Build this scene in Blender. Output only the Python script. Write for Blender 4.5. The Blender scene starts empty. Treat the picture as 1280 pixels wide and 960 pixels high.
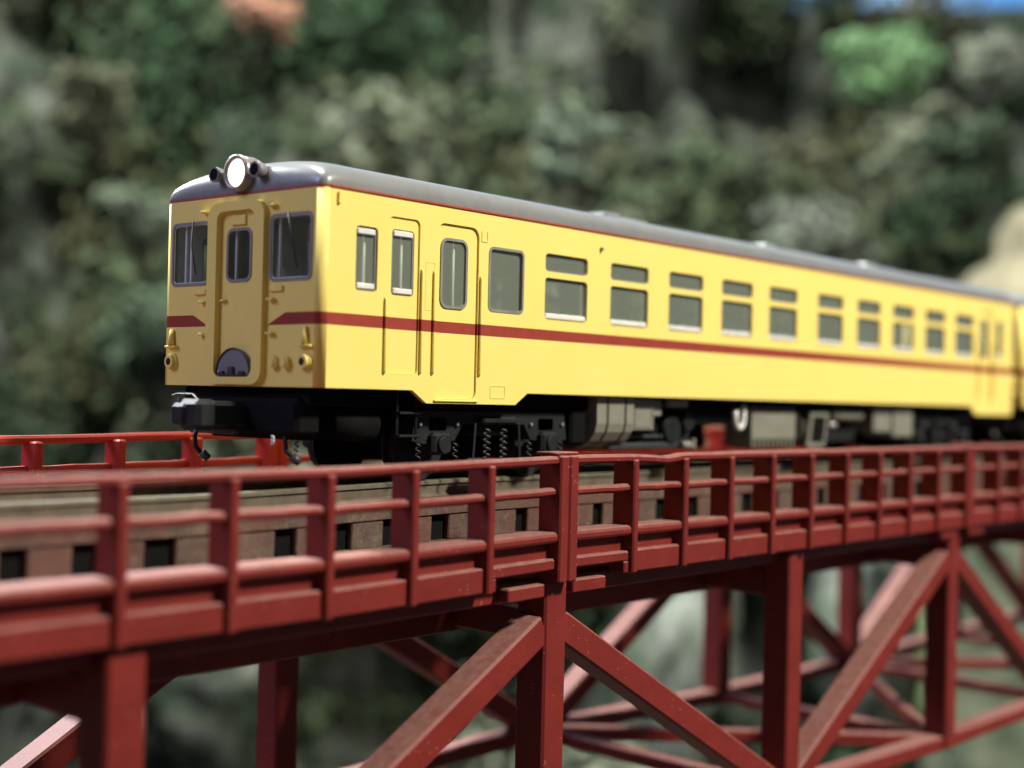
import bpy, bmesh, math, random
from mathutils import Vector, Matrix, noise
from mathutils.geometry import tessellate_polygon

# ------------------------------------------------------------------ scene, camera, light
# 1 unit = 1 m of the prototype; the thing itself is a 1:150 model railway
scene = bpy.context.scene
C = scene.collection
scene.unit_settings.system = 'METRIC'
R_ = math.radians
cam_d = bpy.data.cameras.new('camera')
cam = bpy.data.objects.new('camera', cam_d)
C.objects.link(cam)
scene.camera = cam
YAW, PITCH, ROLL = 0.87137, 0.01085, 0.02284
fw = Vector((math.sin(YAW) * math.cos(PITCH), math.cos(YAW) * math.cos(PITCH), math.sin(PITCH)))
rt = Vector((math.cos(YAW), -math.sin(YAW), 0))
up = rt.cross(fw)
r2 = math.cos(ROLL) * rt + math.sin(ROLL) * up
u2 = -math.sin(ROLL) * rt + math.cos(ROLL) * up
M = Matrix((r2, u2, -fw)).transposed().to_4x4()
M.translation = Vector((-10.6352, -13.0234, 1.022))
cam.matrix_world = M
cam_d.sensor_width = 36
cam_d.lens = 1791.48 / 1280 * 36
cam_d.clip_start = 0.1
cam_d.clip_end = 600
cam_d.dof.use_dof = True
cam_d.dof.focus_distance = 17.3
cam_d.dof.aperture_fstop = 0.158

world = bpy.data.worlds.new('World')
scene.world = world
world.use_nodes = True
bg = world.node_tree.nodes['Background']
bg.inputs['Color'].default_value = (0.80, 0.88, 1.0, 1)
bg.inputs['Strength'].default_value = 0.12

def lamp(name, loc, aim, power, size, color):
    d = bpy.data.lights.new(name, 'AREA')
    d.shape = 'DISK'; d.size = size; d.energy = power; d.color = color
    o = bpy.data.objects.new(name, d); C.objects.link(o)
    o.location = loc
    o.rotation_euler = (Vector(aim) - Vector(loc)).to_track_quat('-Z', 'Y').to_euler()
    return o
# the lamps of the exhibition room: a warm spot on the visitors' side, cool ceiling lamps above; the left fill is added
lamp('gallery_lamp', (27, -62, 60), (9, 0, 0), 147000, 9, (1.0, 0.96, 0.83))
lamp('unseen_lamp', (6, 50, 34), (2, 0, 0), 58000, 10, (0.92, 0.94, 1.0))
lamp('unseen_lamp', (-30, 18, 24), (0, 0, 0), 6200, 18, (0.78, 0.84, 1.45))  # added soft fill to brighten the shaded cab end
lamp('unseen_lamp', (10, 60, 150), (75, 90, 0), 680000, 9, (0.96, 1.0, 0.92))

scene.view_settings.view_transform = 'Standard'
scene.view_settings.look = 'None'
scene.view_settings.exposure = 0.0
scene.view_settings.gamma = 1.0

# ------------------------------------------------------------------ materials
MATS = {}
def nodes_of(name):
    m = bpy.data.materials.new(name); m.use_nodes = True
    nt = m.node_tree
    b = nt.nodes['Principled BSDF']
    MATS[name] = m
    return m, nt, b
def N(nt, t, **kw):
    n = nt.nodes.new(t)
    for k, v in kw.items(): setattr(n, k, v)
    return n
def mathn(nt, op, a, b=None, c=None, clamp=False):
    n = N(nt, 'ShaderNodeMath', operation=op, use_clamp=clamp)
    for i, v in enumerate((a, b, c)):
        if v is None: continue
        if isinstance(v, (int, float)): n.inputs[i].default_value = v
        else: nt.links.new(v, n.inputs[i])
    return n.outputs[0]
def mixc(nt, f, a, b, mode='MIX'):
    n = N(nt, 'ShaderNodeMix', data_type='RGBA', blend_type=mode)
    if isinstance(f, (int, float)): n.inputs[0].default_value = f
    else: nt.links.new(f, n.inputs[0])
    for i, v in ((6, a), (7, b)):
        if isinstance(v, tuple): n.inputs[i].default_value = (*v, 1)
        else: nt.links.new(v, n.inputs[i])
    return n.outputs[2]
def noise_tex(nt, scale, detail=4, rough=.55, vec=None):
    n = N(nt, 'ShaderNodeTexNoise'); n.inputs['Scale'].default_value = scale
    n.inputs['Detail'].default_value = detail; n.inputs['Roughness'].default_value = rough
    if vec is None:
        g = N(nt, 'ShaderNodeNewGeometry'); vec = g.outputs['Position']
    nt.links.new(vec, n.inputs['Vector'])
    return n.outputs['Fac']
def ramp(nt, f, p0, p1):
    n = N(nt, 'ShaderNodeMapRange'); nt.links.new(f, n.inputs[0])
    n.inputs[1].default_value = p0; n.inputs[2].default_value = p1
    return n.outputs[0]
def bump(nt, b, h, strength, dist):
    n = N(nt, 'ShaderNodeBump'); n.inputs['Strength'].default_value = strength; n.inputs['Distance'].default_value = dist
    nt.links.new(h, n.inputs['Height']); nt.links.new(n.outputs[0], b.inputs['Normal'])
def simple(name, col, rough=.5, metal=0, spec=.5, var=.12, vscale=4, bmp=0, bscale=60):
    m, nt, b = nodes_of(name)
    f = noise_tex(nt, vscale)
    dark = tuple(c * (1 - var) for c in col); lite = tuple(min(1, c * (1 + var)) for c in col)
    nt.links.new(mixc(nt, ramp(nt, f, .3, .7), dark, lite), b.inputs['Base Color'])
    b.inputs['Roughness'].default_value = rough; b.inputs['Metallic'].default_value = metal
    b.inputs['Specular IOR Level'].default_value = spec
    if bmp: bump(nt, b, noise_tex(nt, bscale, 3), bmp, .02)
    return m

def paint(name, end=False):
    """yellow model paint with the red waist band; Object coordinates = railcar coordinates"""
    m, nt, b = nodes_of(name)
    tc = N(nt, 'ShaderNodeTexCoord'); sep = N(nt, 'ShaderNodeSeparateXYZ')
    nt.links.new(tc.outputs['Object'], sep.inputs[0])
    z = sep.outputs['Z']
    band = mathn(nt, 'MULTIPLY', mathn(nt, 'GREATER_THAN', z, 1.797), mathn(nt, 'LESS_THAN', z, 1.935))
    if end:
        ay = mathn(nt, 'ABSOLUTE', sep.outputs['Y'])
        lim = mathn(nt, 'ADD', mathn(nt, 'MULTIPLY', mathn(nt, 'SUBTRACT', z, 1.797), 2.2), .52)
        band = mathn(nt, 'MULTIPLY', band, mathn(nt, 'GREATER_THAN', ay, lim))
    f = noise_tex(nt, 1.3, 5)
    yel = mixc(nt, ramp(nt, f, .3, .7), (.780, .610, .165), (.800, .628, .178))
    red = mixc(nt, ramp(nt, noise_tex(nt, 9, 4), .3, .7), (.250, .040, .027), (.285, .047, .031))
    nt.links.new(mixc(nt, band, yel, red), b.inputs['Base Color'])
    b.inputs['Roughness'].default_value = .5
    b.inputs['Specular IOR Level'].default_value = .12
    bump(nt, b, noise_tex(nt, 55, 3), .06, .01)
    return m
paint('yellow_paint'); paint('yellow_end_paint', True)
simple('yellow_paint_plain', (.79, .618, .172), .5, var=.02, spec=.15)
simple('roof_grey', (.180, .180, .178), .32, var=.07, bmp=.08, bscale=40)
simple('gutter_red', (.30, .055, .03), .5)
simple('rubber', (.20, .195, .17), .5)
simple('white_metal', (.66, .65, .61), .3)
simple('dark_metal', (.013, .014, .0145), .55, spec=.2, var=.3, bmp=.15)
simple('black_gap', (.004, .004, .004), .8, var=.3, spec=.1)
simple('gunmetal', (.045, .048, .05), .45, metal=.3)
simple('silver', (.55, .55, .56), .3, metal=.8)
simple('equipment_grey', (.185, .182, .143), .55, var=.1, bmp=.08)
simple('boot_grey', (.16, .15, .155), .5)
simple('interior_pale', (.60, .62, .57), .7)
simple('interior_floor', (.12, .12, .10), .8)
simple('seat_cloth', (.19, .25, .13), .85)
simple('lamp_casing', (.30, .25, .22), .35, metal=.4)
simple('tail_lens', (.05, .012, .008), .15)

def glass():
    m, nt, b = nodes_of('window_glass')
    nt.nodes.remove(b)
    tr = N(nt, 'ShaderNodeBsdfTransparent'); tr.inputs[0].default_value = (.93, .96, .93, 1)
    gl = N(nt, 'ShaderNodeBsdfGlossy'); gl.inputs['Roughness'].default_value = .06
    di = N(nt, 'ShaderNodeBsdfDiffuse'); di.inputs[0].default_value = (.40, .43, .36, 1)
    fr = N(nt, 'ShaderNodeFresnel'); fr.inputs[0].default_value = 1.5
    m1 = N(nt, 'ShaderNodeMixShader'); m1.inputs[0].default_value = .19
    nt.links.new(tr.outputs[0], m1.inputs[1]); nt.links.new(di.outputs[0], m1.inputs[2])
    m2 = N(nt, 'ShaderNodeMixShader')
    ge = N(nt, 'ShaderNodeNewGeometry')
    nt.links.new(mathn(nt, 'MULTIPLY', fr.outputs[0], mathn(nt, 'SUBTRACT', 1.0, ge.outputs['Backfacing'])), m2.inputs[0]); nt.links.new(m1.outputs[0], m2.inputs[1]); nt.links.new(gl.outputs[0], m2.inputs[2])
    nt.links.new(m2.outputs[0], nt.nodes['Material Output'].inputs['Surface'])
glass()
def clear_glass():
    m, nt, b = nodes_of('cab_glass')
    nt.nodes.remove(b)
    tr = N(nt, 'ShaderNodeBsdfTransparent'); tr.inputs[0].default_value = (.97, .98, .975, 1)
    gl = N(nt, 'ShaderNodeBsdfGlossy'); gl.inputs['Roughness'].default_value = .04
    fr = N(nt, 'ShaderNodeFresnel'); fr.inputs[0].default_value = 1.5
    m2 = N(nt, 'ShaderNodeMixShader')
    ge = N(nt, 'ShaderNodeNewGeometry')
    nt.links.new(mathn(nt, 'MULTIPLY', fr.outputs[0], mathn(nt, 'SUBTRACT', 1.0, ge.outputs['Backfacing'])), m2.inputs[0]); nt.links.new(tr.outputs[0], m2.inputs[1]); nt.links.new(gl.outputs[0], m2.inputs[2])
    nt.links.new(m2.outputs[0], nt.nodes['Material Output'].inputs['Surface'])
clear_glass()
def emit(name, col, s):
    m, nt, b = nodes_of(name)
    b.inputs['Base Color'].default_value = (.8, .75, .65, 1)
    b.inputs['Emission Color'].default_value = (*col, 1)
    b.inputs['Emission Strength'].default_value = s
emit('lit_lens', (1.0, .88, .68), 2.6)
simple('dark_lens', (.35, .35, .33), .1)

def bridge_paint(name, dust=.55, lo=(.138, .0135, .0100), hi=(.178, .0185, .0135)):
    """red oxide plastic with dust that has settled on everything facing up"""
    m, nt, b = nodes_of(name)
    g = N(nt, 'ShaderNodeNewGeometry')
    sep = N(nt, 'ShaderNodeSeparateXYZ'); nt.links.new(g.outputs['Normal'], sep.inputs[0])
    n1 = noise_tex(nt, 2.2, 5); n2 = noise_tex(nt, 26, 4, .7); n3 = noise_tex(nt, 8, 5, .7)
    red = mixc(nt, ramp(nt, n1, .3, .7), lo, hi)
    red = mixc(nt, mathn(nt, 'MULTIPLY', ramp(nt, n2, .60, .75), .35), red, (.17, .045, .032))
    upf = mathn(nt, 'SMOOTH_MIN', ramp(nt, sep.outputs['Z'], .35, .95), 1.0, .05)
    d = mathn(nt, 'MULTIPLY', upf, mathn(nt, 'MULTIPLY', mathn(nt, 'ADD', .45, mathn(nt, 'MULTIPLY', ramp(nt, n3, .3, .7), .75)), dust), clamp=True)
    vo = N(nt, 'ShaderNodeTexVoronoi'); vo.inputs['Scale'].default_value = 14
    nt.links.new(g.outputs['Position'], vo.inputs['Vector'])
    spk = mathn(nt, 'MULTIPLY', mathn(nt, 'LESS_THAN', vo.outputs['Distance'], .13), mathn(nt, 'GREATER_THAN', noise_tex(nt, 5, 3), .56))
    red = mixc(nt, mathn(nt, 'MULTIPLY', spk, .55), red, (.36, .26, .22))
    nt.links.new(mixc(nt, d, red, (.42, .30, .26)), b.inputs['Base Color'])
    nt.links.new(mathn(nt, 'ADD', .52, mathn(nt, 'MULTIPLY', d, .35)), b.inputs['Roughness'])
    b.inputs['Specular IOR Level'].default_value = .25
    bump(nt, b, n2, .22, .02)
    return m
bridge_paint('bridge_red', .42)
bridge_paint('bridge_bright_red', .10, (.40, .036, .024), (.46, .044, .028))  # lit copy of the red: light on the far railing put into the colour

def sleeper_mat():
    m, nt, b = nodes_of('sleeper_brown')
    f = ramp(nt, noise_tex(nt, 3.5, 6, .7), .3, .7); f2 = ramp(nt, noise_tex(nt, 18, 4, .7), .4, .7)
    c = mixc(nt, f, (.040, .024, .018), (.150, .092, .062))
    c = mixc(nt, mathn(nt, 'MULTIPLY', ramp(nt, noise_tex(nt, 1.1, 4), .42, .6), .65), c, (.12, .036, .024))
    c = mixc(nt, mathn(nt, 'MULTIPLY', ramp(nt, noise_tex(nt, 6, 5, .75), .55, .68), .6), c, (.20, .15, .10))
    nt.links.new(mixc(nt, mathn(nt, 'MULTIPLY', f2, .4), c, (.055, .032, .025)), b.inputs['Base Color'])
    b.inputs['Roughness'].default_value = .8
    bump(nt, b, f2, .3, .03)
sleeper_mat()
def rail_mat():
    m, nt, b = nodes_of('rail_steel')
    f = ramp(nt, noise_tex(nt, 4, 6, .7), .35, .7)
    nt.links.new(mixc(nt, f, (.115, .10, .068), (.19, .165, .11)), b.inputs['Base Color'])
    b.inputs['Roughness'].default_value = .5; b.inputs['Metallic'].default_value = .25
rail_mat()
simple('rail_rust', (.095, .070, .045), .75, var=.3)
simple('bark', (.03, .026, .02), .9, var=.3)

def foliage(name):
    m, nt, b = nodes_of(name)
    a = N(nt, 'ShaderNodeAttribute', attribute_name='tint')
    f = ramp(nt, noise_tex(nt, 1.7, 3), .3, .7)
    nt.links.new(mixc(nt, f, a.outputs['Color'], mixc(nt, .5, a.outputs['Color'], (.05, .065, .04)), 'MIX'), b.inputs['Base Color'])
    b.inputs['Roughness'].default_value = .85; b.inputs['Specular IOR Level'].default_value = .2
foliage('foliage')
def rock(name, c0, c1, moss, mossy):
    m, nt, b = nodes_of(name)
    gp = N(nt, 'ShaderNodeNewGeometry'); mp = N(nt, 'ShaderNodeMapping'); mp.inputs['Scale'].default_value = (.30, .30, .09)
    nt.links.new(gp.outputs['Position'], mp.inputs['Vector'])
    f = ramp(nt, noise_tex(nt, 1.0, 6, .62, mp.outputs['Vector']), .38, .66)
    c = mixc(nt, f, c0, c1)
    g = ramp(nt, noise_tex(nt, .22, 5, .6), .5 - mossy, .62 - mossy)
    nt.links.new(mixc(nt, g, c, moss), b.inputs['Base Color'])
    b.inputs['Roughness'].default_value = .9
    bump(nt, b, noise_tex(nt, 1.2, 6, .7), .6, .4)
rock('hill_rock', (.014, .017, .013), (.135, .145, .115), (.016, .030, .016), .02)
rock('pale_rock', (.13, .115, .075), (.36, .32, .215), (.22, .20, .13), .0)
def moss_below(name, z0, z1, moss):
    m = MATS[name]; nt = m.node_tree; b = nt.nodes['Principled BSDF']
    src = b.inputs['Base Color'].links[0].from_socket
    g = N(nt, 'ShaderNodeNewGeometry'); sp = N(nt, 'ShaderNodeSeparateXYZ'); nt.links.new(g.outputs['Position'], sp.inputs[0])
    zz = mathn(nt, 'ADD', sp.outputs['Z'], mathn(nt, 'MULTIPLY', noise_tex(nt, .5, 4), 5))
    nt.links.new(mixc(nt, ramp(nt, zz, z1, z0), src, mixc(nt, ramp(nt, noise_tex(nt, .45, 6, .7), .4, .62), moss, (.17, .18, .12))), b.inputs['Base Color'])
moss_below('pale_rock', 3.0, 6.5, (.05, .07, .04))
def sky_mat():
    m, nt, b = nodes_of('painted_sky')
    f = ramp(nt, noise_tex(nt, .03, 4), .45, .7)
    c = mixc(nt, f, (.06, .24, .62), (.35, .55, .80))
    nt.links.new(c, b.inputs['Base Color']); b.inputs['Roughness'].default_value = .9
    nt.links.new(c, b.inputs['Emission Color']); b.inputs['Emission Strength'].default_value = .55
sky_mat()

# ------------------------------------------------------------------ mesh helpers
class MB:
    def __init__(s): s.v = []; s.f = []; s.smooth = []
    def add(s, vs, fs, smooth=False):
        o = len(s.v); s.v += [tuple(v) for v in vs]
        for f in fs: s.f.append(tuple(i + o for i in f)); s.smooth.append(smooth)
        return s
    def box(s, x0, x1, y0, y1, z0, z1, c=0.0):
        """box with chamfered edges"""
        if c <= 0:
            vs = [(x, y, z) for x in (x0, x1) for y in (y0, y1) for z in (z0, z1)]
            return s.add(vs, [(0, 1, 3, 2), (4, 6, 7, 5), (0, 4, 5, 1), (2, 3, 7, 6), (0, 2, 6, 4), (1, 5, 7, 3)])
        c = min(c, (x1 - x0) * .45, (y1 - y0) * .45, (z1 - z0) * .45)
        bm = bmesh.new(); bmesh.ops.create_cube(bm, size=1)
        for v in bm.verts:
            v.co = (x0 + (v.co.x + .5) * (x1 - x0), y0 + (v.co.y + .5) * (y1 - y0), z0 + (v.co.z + .5) * (z1 - z0))
        bmesh.ops.bevel(bm, geom=bm.edges[:], offset=c, segments=1, affect='EDGES', profile=.5)
        bm.verts.index_update()
        s.add([v.co[:] for v in bm.verts], [[v.index for v in f.verts] for f in bm.faces]); bm.free()
        return s
    def bar(s, p0, p1, w, h, side=(0, 1, 0), c=.03):
        """chamfered bar: h along side, w across it"""
        p0 = Vector(p0); p1 = Vector(p1); d = (p1 - p0); L = d.length; d.normalize()
        sd = Vector(side); sd = (sd - d * sd.dot(d)).normalized(); n = d.cross(sd)
        t = MB().box(0, L, -h / 2, h / 2, -w / 2, w / 2, c)
        vs = [p0 + d * v[0] + sd * v[1] + n * v[2] for v in t.v]
        return s.add(vs, t.f)
    def cyl(s, p0, p1, r0, r1=None, n=16, cap=True, smooth=True):
        r1 = r0 if r1 is None else r1
        p0 = Vector(p0); p1 = Vector(p1); d = (p1 - p0).normalized()
        a = d.orthogonal().normalized(); b = d.cross(a)
        vs = []
        for p, r in ((p0, r0), (p1, r1)):
            for i in range(n):
                t = 2 * math.pi * i / n
                vs.append(p + (a * math.cos(t) + b * math.sin(t)) * r)
        s.add(vs, [(i, (i + 1) % n, n + (i + 1) % n, n + i) for i in range(n)], smooth)
        if cap:
            s.add(vs[:n], [tuple(range(n - 1, -1, -1))]); s.add(vs[n:], [tuple(range(n))])
        return s
    def tube(s, pts, r, n=8):
        pts = [Vector(p) for p in pts]; rings = []
        ref = None
        for i, p in enumerate(pts):
            d = (pts[min(i + 1, len(pts) - 1)] - pts[max(i - 1, 0)]).normalized()
            a = d.orthogonal().normalized() if ref is None else (ref - d * ref.dot(d)).normalized()
            ref = a; b = d.cross(a)
            rr = r[i] if isinstance(r, (list, tuple)) else r
            rings.append([p + (a * math.cos(2 * math.pi * k / n) + b * math.sin(2 * math.pi * k / n)) * rr for k in range(n)])
        vs = [v for ring in rings for v in ring]
        fs = [(i * n + k, i * n + (k + 1) % n, (i + 1) * n + (k + 1) % n, (i + 1) * n + k) for i in range(len(pts) - 1) for k in range(n)]
        s.add(vs, fs, True)
        s.add(rings[0], [tuple(range(n - 1, -1, -1))]); s.add(rings[-1], [tuple(range(n))])
        return s
    def plate(s, outer, holes, t, fn):
        """flat plate with holes: 2-D loops, thickness t, fn(u,v,w) -> 3-D point (w = 0 outside, t inside)"""
        loops = [outer] + holes
        tris = tessellate_polygon([[Vector((p[0], p[1], 0)) for p in l] for l in loops])
        flat = [p for l in loops for p in l]; n = len(flat)
        vs = [fn(p[0], p[1], 0) for p in flat] + [fn(p[0], p[1], t) for p in flat]
        fs = [tuple(x) for x in tris] + [tuple(i + n for i in reversed(x)) for x in tris]
        o = 0
        for l in loops:
            k = len(l)
            fs += [(o + i, o + (i + 1) % k, n + o + (i + 1) % k, n + o + i) for i in range(k)]
            o += k
        return s.add(vs, fs)
    def build(s, name, mat, parent=None, fix=True):
        me = bpy.data.meshes.new(name)
        me.from_pydata(s.v, [], s.f)
        if any(s.smooth): me.polygons.foreach_set('use_smooth', s.smooth)
        if fix:
            bm = bmesh.new(); bm.from_mesh(me)
            bmesh.ops.remove_doubles(bm, verts=bm.verts, dist=1e-5)
            bmesh.ops.recalc_face_normals(bm, faces=bm.faces); bm.to_mesh(me); bm.free()
        me.materials.append(MATS[mat])
        o = bpy.data.objects.new(name, me); C.objects.link(o)
        if parent is not None: o.parent = parent
        return o
def rrect(x0, x1, z0, z1, r, n=5):
    pts = []
    for cx, cz, a in ((x1 - r, z1 - r, 0), (x0 + r, z1 - r, 90), (x0 + r, z0 + r, 180), (x1 - r, z0 + r, 270)):
        for i in range(n + 1):
            t = R_(a + 90 * i / n); pts.append((cx + r * math.cos(t), cz + r * math.sin(t)))
    return pts
def thing(name, label, cat, loc=(0, 0, 0), group=None):
    o = bpy.data.objects.new(name, None); C.objects.link(o); o.location = loc
    o.empty_display_size = .5
    tag(o, label, cat, group); return o
def tag(o, label=None, cat=None, group=None, kind=None):
    if label: o['label'] = label
    if cat: o['category'] = cat
    if group: o['group'] = group
    if kind: o['kind'] = kind
    return o
def copy_tree(o, parent=None):
    c = o.copy(); C.objects.link(c)
    if parent is not None:
        c.parent = parent; c.matrix_parent_inverse = o.matrix_parent_inverse.copy()
    for ch in [x for x in ALLCH.get(o.name, [])]: copy_tree(ch, c)
    return c
ALLCH = {}

# ------------------------------------------------------------------ hillside, backdrop
CAM0 = Vector((-10.635, -13.023, 0))
FW = Vector((math.sin(YAW), math.cos(YAW), 0)); RT = Vector((math.cos(YAW), -math.sin(YAW), 0))
KH = 2.2
def hill_pt(a, v):
    """a: metres along the valley side, v: 0 foot .. 1 ridge"""
    ridge = 29 - 6.7 * max(0, min(1, (a - 2) / 14)) + 2.0 * noise.noise(Vector((a * .13, 3, 1)))
    z = -24 + (ridge + 24) * v
    d = 52 + 26 * v ** 1.25
    d += 9.0 * noise.noise(Vector((a * .07, v * 3, 7))) + 6.5 * noise.noise(Vector((a * .19, v * 6, 2)))
    rid = abs(noise.noise(Vector((a * .24, v * 8, 5)))); d += 3.0 * rid
    d += 1.1 * noise.noise(Vector((a * .6, v * 18, 9)))
    z += 1.2 * noise.noise(Vector((a * .4, v * 14, 4)))
    return CAM0 + (RT * a + FW * d) * KH + Vector((0, 0, z * KH))
def make_hill():
    na, nv = 150, 90
    mb = MB(); vs = []
    for j in range(nv + 1):
        for i in range(na + 1):
            vs.append(hill_pt(-60 + 120 * i / na, j / nv))
    fs = [(j * (na + 1) + i, j * (na + 1) + i + 1, (j + 1) * (na + 1) + i + 1, (j + 1) * (na + 1) + i) for j in range(nv) for i in range(na)]
    mb.add(vs, fs, False)
    # the far slope beyond the ridge, so the hill has a back
    b0 = len(vs) - (na + 1); back = []
    for i in range(na + 1):
        p = Vector(vs[b0 + i]); back.append(p + FW * 35 + Vector((0, 0, -70)))
    mb.add([vs[b0 + i] for i in range(na + 1)] + back, [(i, i + 1, na + 2 + i, na + 1 + i) for i in range(na)])
    return tag(mb.build('hillside', 'hill_rock'), kind='structure')
make_hill()
gb = MB(); q = [CAM0 + RT * a + FW * d + Vector((0, 0, z)) for a, d, z in ((-140, -4, -54), (140, -4, -54), (140, 140, -50.5), (-140, 140, -50.5))]
nx = 30; vs = []
for j in range(nx + 1):
    for i in range(nx + 1):
        p = q[0].lerp(q[1], i / nx).lerp(q[3].lerp(q[2], i / nx), j / nx)
        vs.append(p + Vector((0, 0, 1.3 * noise.noise(p * .12))))
gb.add(vs, [(j * (nx + 1) + i, j * (nx + 1) + i + 1, (j + 1) * (nx + 1) + i + 1, (j + 1) * (nx + 1) + i) for j in range(nx) for i in range(nx)], True)
tag(gb.build('valley_floor', 'hill_rock'), kind='structure')
sb = MB(); n = 24; vs = []
for i in range(n + 1):
    a = -220 + 440 * i / n; d = 235 - .001 * a * a
    for z in (-60, 130): vs.append(CAM0 + RT * a + FW * d + Vector((0, 0, z)))
sb.add(vs, [(2 * i, 2 * i + 2, 2 * i + 3, 2 * i + 1) for i in range(n)], True)
tag(sb.build('sky', 'painted_sky'), kind='structure')

def leaf_mesh(name, clumps, seed):
    """clumps: (centre, (rx,ry,rz), count, leaf size, colour)"""
    rnd = random.Random(seed)
    vs = []; fs = []; cols = []
    for c, rad, cnt, size, col in clumps:
        c = Vector(c)
        for _ in range(cnt):
            while True:
                p = Vector((rnd.uniform(-1, 1), rnd.uniform(-1, 1), rnd.uniform(-1, 1)))
                if .25 < p.length < 1: break
            p = p * (.75 + .25 * p.length)
            wob = 1 + .35 * noise.noise(c * .7 + p * 1.6)
            pos = c + Vector((p.x * rad[0], p.y * rad[1], p.z * rad[2])) * wob
            nrm = (p + Vector((rnd.uniform(-.9, .9), rnd.uniform(-.9, .9), rnd.uniform(-.3, 1.0)))).normalized()
            a = nrm.orthogonal().normalized(); a = Matrix.Rotation(rnd.uniform(0, 6.28), 3, nrm) @ a; b = nrm.cross(a)
            s = size * rnd.uniform(.6, 1.4); o = len(vs)
            vs += [pos - a * s, pos - b * s * .55 + nrm * s * .15, pos + a * s, pos + b * s * .55 + nrm * s * .15]
            fs.append((o, o + 1, o + 2, o + 3))
            k = rnd.uniform(.75, 1.25); cols.append((col[0] * k, col[1] * k * rnd.uniform(.93, 1.07), col[2] * k, 1))
    me = bpy.data.meshes.new(name); me.from_pydata(vs, [], fs)
    at = me.color_attributes.new('tint', 'FLOAT_COLOR', 'CORNER')
    at.data.foreach_set('color', [x for c in cols for _ in range(4) for x in c])
    me.materials.append(MATS['foliage'])
    return me
GREENS = [(.022, .034, .018), (.040, .058, .030), (.034, .070, .034), (.070, .092, .048), (.105, .100, .052), (.110, .140, .085), (.185, .205, .140), (.27, .29, .21)]
rnd = random.Random(11)
cl = []
for k in range(430):
    a = rnd.uniform(-32, 34); v = rnd.random() ** .9 * .97 + .02
    if noise.noise(Vector((a * .09, v * 3.2, 40))) < -.08 and rnd.random() < .8: continue
    p = hill_pt(a, v)
    s = (.8 + 3.0 * rnd.random() ** 1.4) * KH
    gi = 1.25 * noise.noise(Vector((a * .10, v * 4.5, 20))) - .03
    col = GREENS[int(min(7, max(0, (gi + .5) * 8 + rnd.uniform(-1.2, 1.2))))]
    cl.append((p - FW * .5 * s + Vector((0, 0, .3 * s)), (s * rnd.uniform(.6, 1.7), s * rnd.uniform(.6, 1.7), s * rnd.uniform(.5, 1.5)), int(50 * s + 50), .34 + .085 * s, col))
fo = bpy.data.objects.new('hillside_foliage', leaf_mesh('hillside_foliage', cl, 3)); C.objects.link(fo)
tag(fo, 'dense grey green scrub and moss covering the whole blurred hillside', 'foliage', kind='stuff')

def tree(name, label, a, d, z, w, h, col, seed, cat='tree'):
    """trunk + crown; a, d: metres right of and beyond the visitors' viewpoint, z: crown centre"""
    rnd = random.Random(seed)
    a, d, z, w, h = (q * KH for q in (a, d, z, w, h))
    base = CAM0 + RT * a + FW * d + Vector((0, 0, z - h * .75))
    t = thing(name, label, cat, base, 'trees standing out on the hillside')
    tr = MB().tube([(0, 0, 0), (.03 * w, 0, h * .25), (-.03 * w, .03 * w, h * .5), (.02 * w, 0, h * .85)], [.09 * w, .07 * w, .05 * w, .02 * w], 8)
    cs = []
    for k in range(15):
        an = rnd.uniform(0, 6.28); rr = w * rnd.uniform(.1, .36)
        c = Vector((math.cos(an) * rr, math.sin(an) * rr, h * .75 + rnd.uniform(-.38, .38) * h))
        s = w * rnd.uniform(.12, .22)
        kk = rnd.uniform(.8, 1.25)
        cs.append((c, (s * 1.2, s * 1.2, s * .8), 150, .055 * w, tuple(x * kk for x in col)))
        tr.tube([(0, 0, h * .35), (c.x * .5, c.y * .5, (h * .35 + c.z) / 2), c[:]], [.035 * w, .025 * w, .01 * w], 5)
    tr.build('trunk', 'bark', t)
    cr = bpy.data.objects.new('crown', leaf_mesh('crown', cs, seed)); C.objects.link(cr); cr.parent = t
    return t
tree('deciduous_tree', 'bright fresh green round tree high on the hillside at upper right', 13.2, 52, 13.0, 4.3, 2.0, (.28, .48, .24), 1)
tree('deciduous_tree', 'orange red autumn tree at the top left of the hillside', -9.4, 52, 14.5, 2.6, 2.4, (.66, .36, .26), 2)
tree('deciduous_tree', 'pale grey green small tree right of the bright green one', 17.2, 53, 13.3, 2.4, 2.2, (.30, .33, .26), 3)
tree('deciduous_tree', 'pale minty tree just above the middle of the railcar roof', 2.1, 50, 9.3, 3.0, 3.0, (.27, .34, .26), 4)
tree('deciduous_tree', 'dull dark green tree beside the pale rock above the railcar rear', 15.8, 50, 9.0, 4.4, 3.0, (.06, .09, .055), 5)
tree('deciduous_tree', 'leaf green bushy tree left of the railcar front at rail height', -11.6, 48, 2.0, 5.5, 2.6, (.085, .125, .08), 6)
tree('deciduous_tree', 'grey green tree left of the railcar windscreen', -13.0, 50, 6.0, 3.4, 3.2, (.19, .23, .17), 7)
tree('deciduous_tree', 'olive brown tree at the upper left corner of the hillside', -15.0, 51, 10.6, 4.0, 2.6, (.20, .21, .14), 8)
tree('deciduous_tree', 'pale lichen grey tree rising over the railcar middle, below the green tree', 10.3, 50, 6.6, 4.6, 2.6, (.24, .27, .22), 9)

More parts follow.
